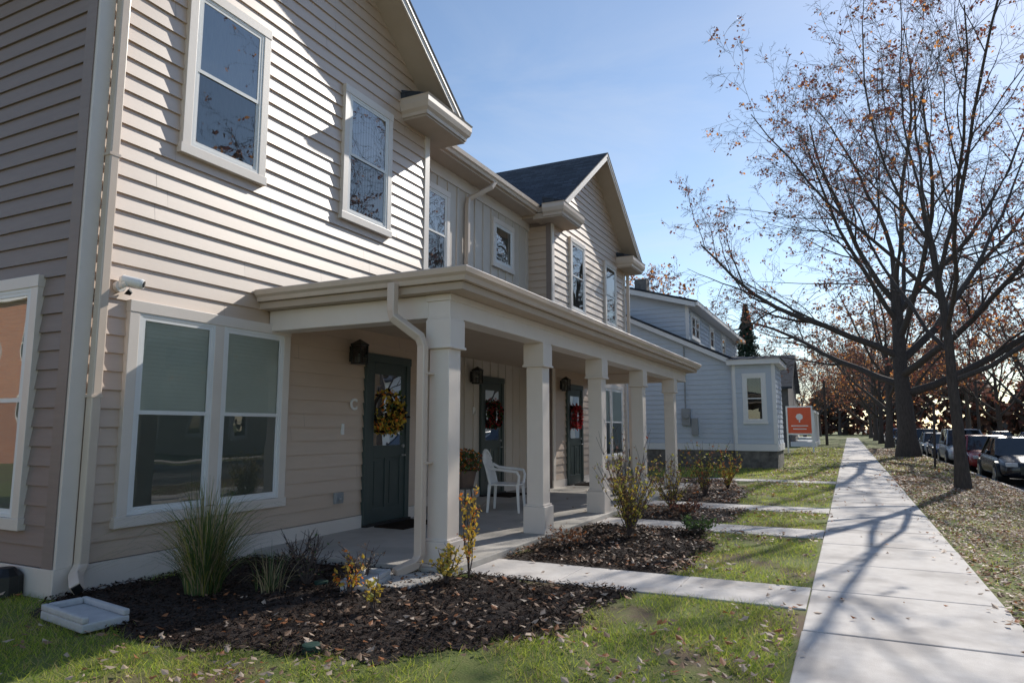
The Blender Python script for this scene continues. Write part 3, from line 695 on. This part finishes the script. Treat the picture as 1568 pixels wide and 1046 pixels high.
t3,tp3=make_tree(37,17,.3,(9,7,6,4),first=.25,minr=.016)
da,db=put_tree('autumn_tree',(2.9,64,0),t3,tp3,2600,.15,[.42,.13,.45],.35,7)
t4,tp4=make_tree(41,15,.28,(9,7,6,4),first=.25,minr=.016)
dc,dd_=put_tree('autumn_tree',(14.2,52,0),t4,tp4,2800,.16,[.25,.32,.43],.35,7)
def inst(loc,rot,sc,which=0):
    E=empty('autumn_tree',loc); E.rotation_euler=(0,0,rot); E.scale=(sc,)*3
    for nme,dt in zip(('trunk_and_branches','leaves'),((da,db),(dc,dd_))[which]):
        o=bpy.data.objects.new(nme,dt); COL.objects.link(o); o.parent=E
for x,y,r,s,wh in ((2.9,80,1,.9,1),(3,98,2,1,0),(3,120,3,1,1),(14.3,36,2,.95,0),(14.2,70,3,1,0),(14.4,88,4,1,1),(14.2,108,5,1.1,0),(14.5,20,1,1,1),(14.5,6,2,1,0),
   (-19,66,1,1.1,1),(-9,92,2,.7,0),(-6,112,3,.8,1),(-5,140,2,1,0),(24,82,.3,1.1,1),(26,22,3,1.1,1),(5,160,1,1.1,0),(12,165,1,1.2,1),(-2,175,1,1.2,0)):
    inst((x,y,0),r,s,wh)
n=30000; a=np.random.uniform(-.5,1.45,n); rd=185+np.random.uniform(-10,10,n); hh=14+4*np.sin(a*23)+3*np.sin(a*61+1)+2*np.sin(a*140)
C=np.stack([rd*np.sin(a),rd*np.cos(a),np.random.rand(n)**.8*hh],1)
V,Fq=np_leaves(C,np.random.uniform(.6,1.4,n)); np_obj('distant_tree_line',V,Fq,['tl3','tl1','bark'],np.random.choice(3,n,p=[.45,.15,.4]))
E=empty('pine_tree',(-9.2,75,0)); t=MB(); t.tube([(0,0,0),(0,0,14.5)],[.25,.03],8); t.obj('trunk','bark',E)
n=9000; z=np.random.rand(n)**1.15*12.5+2.; lay=.5+.5*np.abs(np.sin(z*3.2+np.random.normal(0,.4,n))); r=(15-z)*.27*lay*np.sqrt(np.random.rand(n)); a=np.random.rand(n)*6.283
C=np.stack([r*np.cos(a),r*np.sin(a),z-r*.2],1); V,Fq=np_leaves(C,np.random.uniform(.12,.3,n),aspect=.3); np_obj('needles',V,Fq,['needle'],None,E)
# ------------------------------------------------------------ blue house
bh=empty('blue_house'); wl=MB(); s1=MB(); tb=MB(); rr=MB(); st=MB()
st.box(-12,-4.12,29.02,44,-.1,.7); st.box(-4.12,-2.55,28.62,31.5,-.1,.7)
wl.box(-12,-4.1,29.04,44,.7,4.1); wl.box(-4.1,-2.54,28.64,31.4,.7,4.1)
wl.prism_y([(-12,4.),(-4.1,4.),(-4.1,4.1),(-8.4,6.4),(-12,6.4)],29.04,44)
wl.box(-17,-6.02,29.64,44,4,6.9); wl.prism_y([(-17,6.9),(-6.02,6.9),(-11.5,8.5)],29.64,44)
Fy=((-12,29.02),(1,0),(0,-1))
def cl(z):
    return (0,7.9) if z<4.12 else (0,7.9-(z-4.12)/.53)
siding(s1,Fy,7.9,.98,6.4,.2,clip=cl,joints=False)
siding(s1,((-4.1,28.62),(1,0),(0,-1)),1.56,.98,4.1,.2,joints=False)
siding(s1,((-2.54,28.62),(0,1),(1,0)),2.8,.98,4.1,.2,joints=False)
siding(s1,((-17,29.62),(1,0),(0,-1)),11,5,6.9,.2,joints=False); siding(s1,((-6.0,29.62),(0,1),(1,0)),14.4,5,6.9,.2,joints=False)
tb.box(-12,-4.11,28.97,29.03,.7,.97); tb.box(-4.12,-2.5,28.57,28.63,.7,.97); tb.box(-2.56,-2.49,28.6,31.5,.7,.97)
tb.box(-4.22,-4.1,28.97,29.03,.98,4.1); tb.box(-4.12,-4.0,28.57,28.63,.98,4.1); tb.box(-2.64,-2.5,28.57,28.63,.98,4.1)
tb.box(-6.12,-5.97,29.57,29.63,5.,6.9)
tb.prism_y([(-8.9,6.62),(-8.9,6.42),(-3.8,3.98),(-3.8,4.18)],28.75,28.8)
rr.prism_y([(-8.9,6.64),(-8.9,6.72),(-3.78,4.28),(-3.78,4.2)],28.72,44.2)
tb.box(-4.3,-2.3,28.35,31.7,4.1,4.3); rr.add([(-4.3,28.3,4.31),(-2.25,28.3,4.31),(-2.25,31.7,4.31),(-4.3,31.7,4.31),(-4.3,30,4.6)],[(0,1,4),(1,2,4),(2,3,4)])
tb.prism_y([(-11.5,8.35),(-5.6,6.72),(-5.6,6.92),(-11.5,8.6)],29.2,29.25); tb.box(-5.62,-5.5,29.2,44.3,6.78,6.93); tb.box(-6,-5.63,29.26,44.3,6.8,6.85)
rr.prism_y([(-11.5,8.6),(-5.5,6.93),(-5.5,6.98),(-11.5,8.7)],29.15,44.4)
wl.obj('wall_core','blue',bh); s1.obj('siding','blue',bh); tb.obj('white_trim','white',bh); rr.obj('roof','shingle',bh); st.obj('stone_foundation','stone',bh)
window(bh,((0,28.62),(1,0),(0,-1)),-3.75,-2.85,1.75,3.75,trim='white',upglass='gglass',lowglass='gscreen',up='dark',low='dark')
window(bh,((-6.0,0),(0,1),(1,0)),30.0,31.8,5.45,6.6,units=2,trim='white'); window(bh,((-6.0,0),(0,1),(1,0)),34.5,35.6,5.45,6.6,trim='white'); window(bh,((-6.0,0),(0,1),(1,0)),38,39.2,5.45,6.6,trim='white')
t=MB(); t.tube([(-6.1,28.95,5.),(-6.1,28.95,2.3)],.03,6); t.box(-6.25,-5.9,28.85,28.99,1.7,2.4); t.box(-5.85,-5.6,28.85,28.99,1.3,2.0); t.tube([(-6.05,28.85,2.1),(-6.05,28.75,2.1)],.12,12); t.obj('electric_meter','grey',bh)
t=MB(); t.box(-9.3,-8.7,33,33.6,7,9.0); t.obj('chimney','stone',bh)
def simplehouse(name,x0,x1,y0,y1,h,hr,m,axis='y',porchx=None):
    E=empty(name); a=MB(); b=MB(); c=MB()
    a.box(x0,x1,y0,y1,-.1,h)
    mx=(x0+x1)/2; my=(y0+y1)/2
    if axis=='y':
        a.prism_y([(x0,h),(x1,h),(mx,hr)],y0,y1)
        b.prism_y([(x0-.5,h-.25),(mx,hr+.05),(mx,hr+.2),(x0-.5,h-.05)],y0-.4,y1+.4); b.prism_y([(x1+.5,h-.05),(mx,hr+.2),(mx,hr+.05),(x1+.5,h-.25)],y0-.4,y1+.4)
    else:
        a.prism_x([(y0,h),(y1,h),(my,hr)],x0,x1)
        b.prism_x([(y0-.5,h-.25),(my,hr+.05),(my,hr+.2),(y0-.5,h-.05)],x0-.4,x1+.4); b.prism_x([(y1+.5,h-.05),(my,hr+.2),(my,hr+.05),(y1+.5,h-.25)],x0-.4,x1+.4)
    a.obj('walls',m,E); b.obj('roof','shingle',E)
    for z in (1.0,4.1):
        if z+1.6<h:
            window(E,((0,y0),(1,0),(0,-1)),mx-2.4,mx-1.3,z,z+1.7,trim='white'); window(E,((0,y0),(1,0),(0,-1)),mx+1.3,mx+2.4,z,z+1.7,trim='white')
            for k in range(3):
                yy=y0+(y1-y0)*(k+.5)/3; fx=x1 if x1<4 else x0; nx=1 if x1<4 else -1
                window(E,((fx,0),(0,1),(nx,0)),yy-.55,yy+.55,z,z+1.7,trim='white')
    if porchx:
        c.box(x1,x1+2,y0,y1,2.9,3.1); c.box(x1,x1+2,y0,y1,-.1,.4)
        for k in range(4): c.box(x1+1.8,x1+1.95,y0+.1+(y1-y0-.4)*k/3,y0+.25+(y1-y0-.4)*k/3,.4,2.9)
        c.obj('porch','white',E)
simplehouse('dark_house',-12,-4.6,64,74,5.2,8.2,'darkhouse','x',True)
simplehouse('white_house',-13,-6,92,100,5.0,8.,'cream','y',True)
for i,(yy,m) in enumerate(((-2,'cream'),(13,'darkhouse'),(29,'cream'),(46,'blue'),(63,'cream'),(82,'darkhouse'))):
    simplehouse('opposite_house',20,28,yy,yy+9,5.6,8.6,m,'x')
# neighbouring brick building behind the viewer, seen mirrored in the side window
E=empty('brick_building'); t=MB(); t.box(-60,-16,-30,-10,-.1,7.5); t.obj('walls','brick',E)
t=MB(); t.box(-60.3,-15.7,-30.3,-9.7,7.5,7.9); t.obj('cornice','white',E)
fr=MB(); gl=MB()
for i in range(11):
    for z in (1.0,4.4):
        x=-57+i*3.9; fr.box(x-.1,x+1.5,-10,-9.92,z-.1,z+2.1); gl.box(x,x+.66,-9.92,-9.90,z,z+.95); gl.box(x+.74,x+1.4,-9.92,-9.90,z,z+.95); gl.box(x,x+.66,-9.92,-9.90,z+1.03,z+2); gl.box(x+.74,x+1.4,-9.92,-9.90,z+1.03,z+2)
fr.obj('window_frames','white',E); gl.obj('window_panes','carglass',E)
E=empty('yard_sign',(-2.85,48,0)); t=MB(); t.box(-.8,-.7,-.05,.05,0,3.0); t.box(.7,.8,-.05,.05,0,3.0); t.box(-.7,.7,-.04,.04,2.9,3.0); t.box(-.7,.7,-.04,.04,1.15,1.25); t.obj('posts','white',E)
t=MB(); t.box(-.7,.7,-.02,.02,1.25,2.9); t.obj('board','orange',E)
t=MB(); t.tube([(0,-.03,2.3),(0,-.025,2.3)],.22,7); t.box(-.04,.04,-.03,-.022,1.95,2.1); t.box(-.5,.5,-.03,-.022,1.7,1.76); t.box(-.4,.4,-.03,-.022,1.5,1.56); t.obj('emblem','white',E)
E=empty('leaning_stake',(2.95,31.8,0)); t=MB(); t.tube([(0,0,0),(.12,0,2.6)],.045,6); t.obj('stake','bark',E)
E=empty('utility_pole',(-1.9,70,0)); t=MB(); t.tube([(0,0,0),(0,0,6)],[.14,.11],8); t.obj('pole','bark',E)
for y in (18,58,98):
    E=empty('power_pole',(13.9,y,0)); t=MB(); t.tube([(0,0,0),(0,0,10)],[.17,.12],8); t.box(-1.1,1.1,-.05,.05,9.2,9.32)
    for xw in (-1,-.4,.9):
        pts=[(xw,40*k/8,9.35-1.1*(1-((k-4)/4)**2)) for k in range(9)]; t.tube(pts,.018,3)
    t.tube([(0,40*k/8,7.2-1.0*(1-((k-4)/4)**2)) for k in range(9)],.03,3)
    t.obj('pole_and_wires','bark',E)
# ------------------------------------------------------------ cars
def car(y,color,x=4.97,L=4.55,hr=1.45,rev=False,suv=False):
    nm='parked_car'; E=empty(nm,(x,y,-.134)); 
    if rev: E.rotation_euler=(0,0,math.pi)
    c=mat('car_paint',color,rough=.25,spec=.6)
    b=MB(); h=L/2; hb=1.0 if suv else .92
    S=[(-h,.60,.32,.62),(-h+.12,.78,.22,.72),(-h+.5,.86,.2,.80),(-h+1.15,.89,.2,hb-.02),(-.4,.9,.2,hb),(.9,.9,.2,hb+.02),(h-.7,.88,.2,hb+.04),(h-.15,.8,.24,hb-.02),(h,.66,.36,.8)]
    V=[];k=9
    for (yy,w_,z0,z1) in S:
        V+=[(-w_*.86,yy,z0),(-w_,yy,z0+.12),(-w_*1.01,yy,(z0+z1)/2),(-w_*.95,yy,z1-.06),(-w_*.6,yy,z1+.015),(w_*.6,yy,z1+.015),(w_*.95,yy,z1-.06),(w_*1.01,yy,(z0+z1)/2),(w_,yy,z0+.12),(w_*.86,yy,z0)]
    k=10; Fs=[]
    for i in range(len(S)-1):
        for j in range(k): a=i*k+j; q=i*k+(j+1)%k; Fs.append((a,q,q+k,a+k))
    Fs.append(tuple(range(k))[::-1]); Fs.append(tuple(range((len(S)-1)*k,len(S)*k)))
    b.add(V,Fs); b.obj('body',c,E,smooth=True,sub=2)
    g=MB(); r0=-h+1.15; f=[(r0,hb-.05,.80),(r0+.75,hr-.04,.62),(h-(.5 if suv else 1.35),hr-.04,.62),(h-(.15 if suv else .55),hb-.05,.76)]
    vs=[]
    for yy,z,w_ in f: vs+=[(-w_,yy,z),(w_,yy,z)]
    g.add(vs,[(0,1,3,2),(4,5,7,6),(0,2,4,6),(1,7,5,3)]); g.obj('windows','carglass',E)
    q=MB(); q.add([(-.63,f[1][0]-.02,hr-.05),(.63,f[1][0]-.02,hr-.05),(.63,f[2][0]+.02,hr-.05),(-.63,f[2][0]+.02,hr-.05),(-.52,f[1][0]+.12,hr),(.52,f[1][0]+.12,hr),(.52,f[2][0]-.12,hr),(-.52,f[2][0]-.12,hr)],
        [(0,1,2,3)[::-1],(4,5,6,7),(0,1,5,4),(1,2,6,5),(2,3,7,6),(3,0,4,7)])
    for s in (-1,1):
        for (p0,p1) in (((s*.80,f[0][0],hb-.05),(s*.63,f[1][0],hr-.03)),((s*.765,.15,hb-.02),(s*.63,.1,hr-.03)),((s*.76,f[3][0],hb-.05),(s*.63,f[2][0],hr-.03))): q.tube([p0,p1],.035,5)
        q.tube([(s*.88,r0+.35,hb+.03),(s*1.0,r0+.33,hb+.08)],[.05,.08],6)
    q.obj('roof_and_pillars',c,E,bevel=.02)
    wz=MB(); al=MB(); ar=MB()
    for s in (-1,1):
        for yy in (-h+.85,h-.85):
            wz.tube([(s*.70,yy,.32),(s*.88,yy,.32)],.32,20); al.tube([(s*.86,yy,.32),(s*.895,yy,.32)],.2,10); ar.tube([(s*.6,yy,.34),(s*.905,yy,.34)],.38,20)
    ar.obj('wheel_arches','black',E); wz.v=[(v[0]*1.035,v[1],v[2]) for v in wz.v]; wz.obj('wheels','tyre',E); al.v=[(v[0]*1.045,v[1],v[2]) for v in al.v]; al.obj('rims','alloy',E)
    lm=MB(); 
    for s in (-1,1): lm.box(min(s*.45,s*.74),max(s*.45,s*.74),-h+.0,-h+.16,.58,.70)
    lm.obj('headlamps','lamp',E,bevel=.02)
    tl=MB()
    for s in (-1,1): tl.box(min(s*.5,s*.78),max(s*.5,s*.78),h-.14,h-.01,.68,.82)
    tl.obj('tail_lamps','red',E)
    gr=MB(); gr.box(-.4,.4,-h-.015,-h+.1,.36,.60); gr.obj('grille','black',E); 
    pl=MB(); pl.box(-.26,.26,-h-.03,-h-.016,.40,.52); pl.obj('number_plate','white',E)
for i,(y,c,sv) in enumerate(((27.2,(.012,.014,.022),0),(33.2,(.25,.015,.02),0),(39.2,(.4,.41,.42),1),(44.9,(.02,.035,.09),0),(50.6,(.25,.26,.27),0),(57,(.02,.02,.02),1),(78,(.03,.04,.05),0),(84,(.05,.15,.35),1),(90,(.5,.5,.5),0))):
    car(y,c,x=4.87,suv=bool(sv),hr=1.68 if sv else 1.45)
for y,c in ((62,(.04,.1,.3)),(50,(.4,.4,.4)),(75,(.02,.02,.02)),(40,(.3,.3,.32))): car(y,c,x=12.1,rev=True)
print('done')
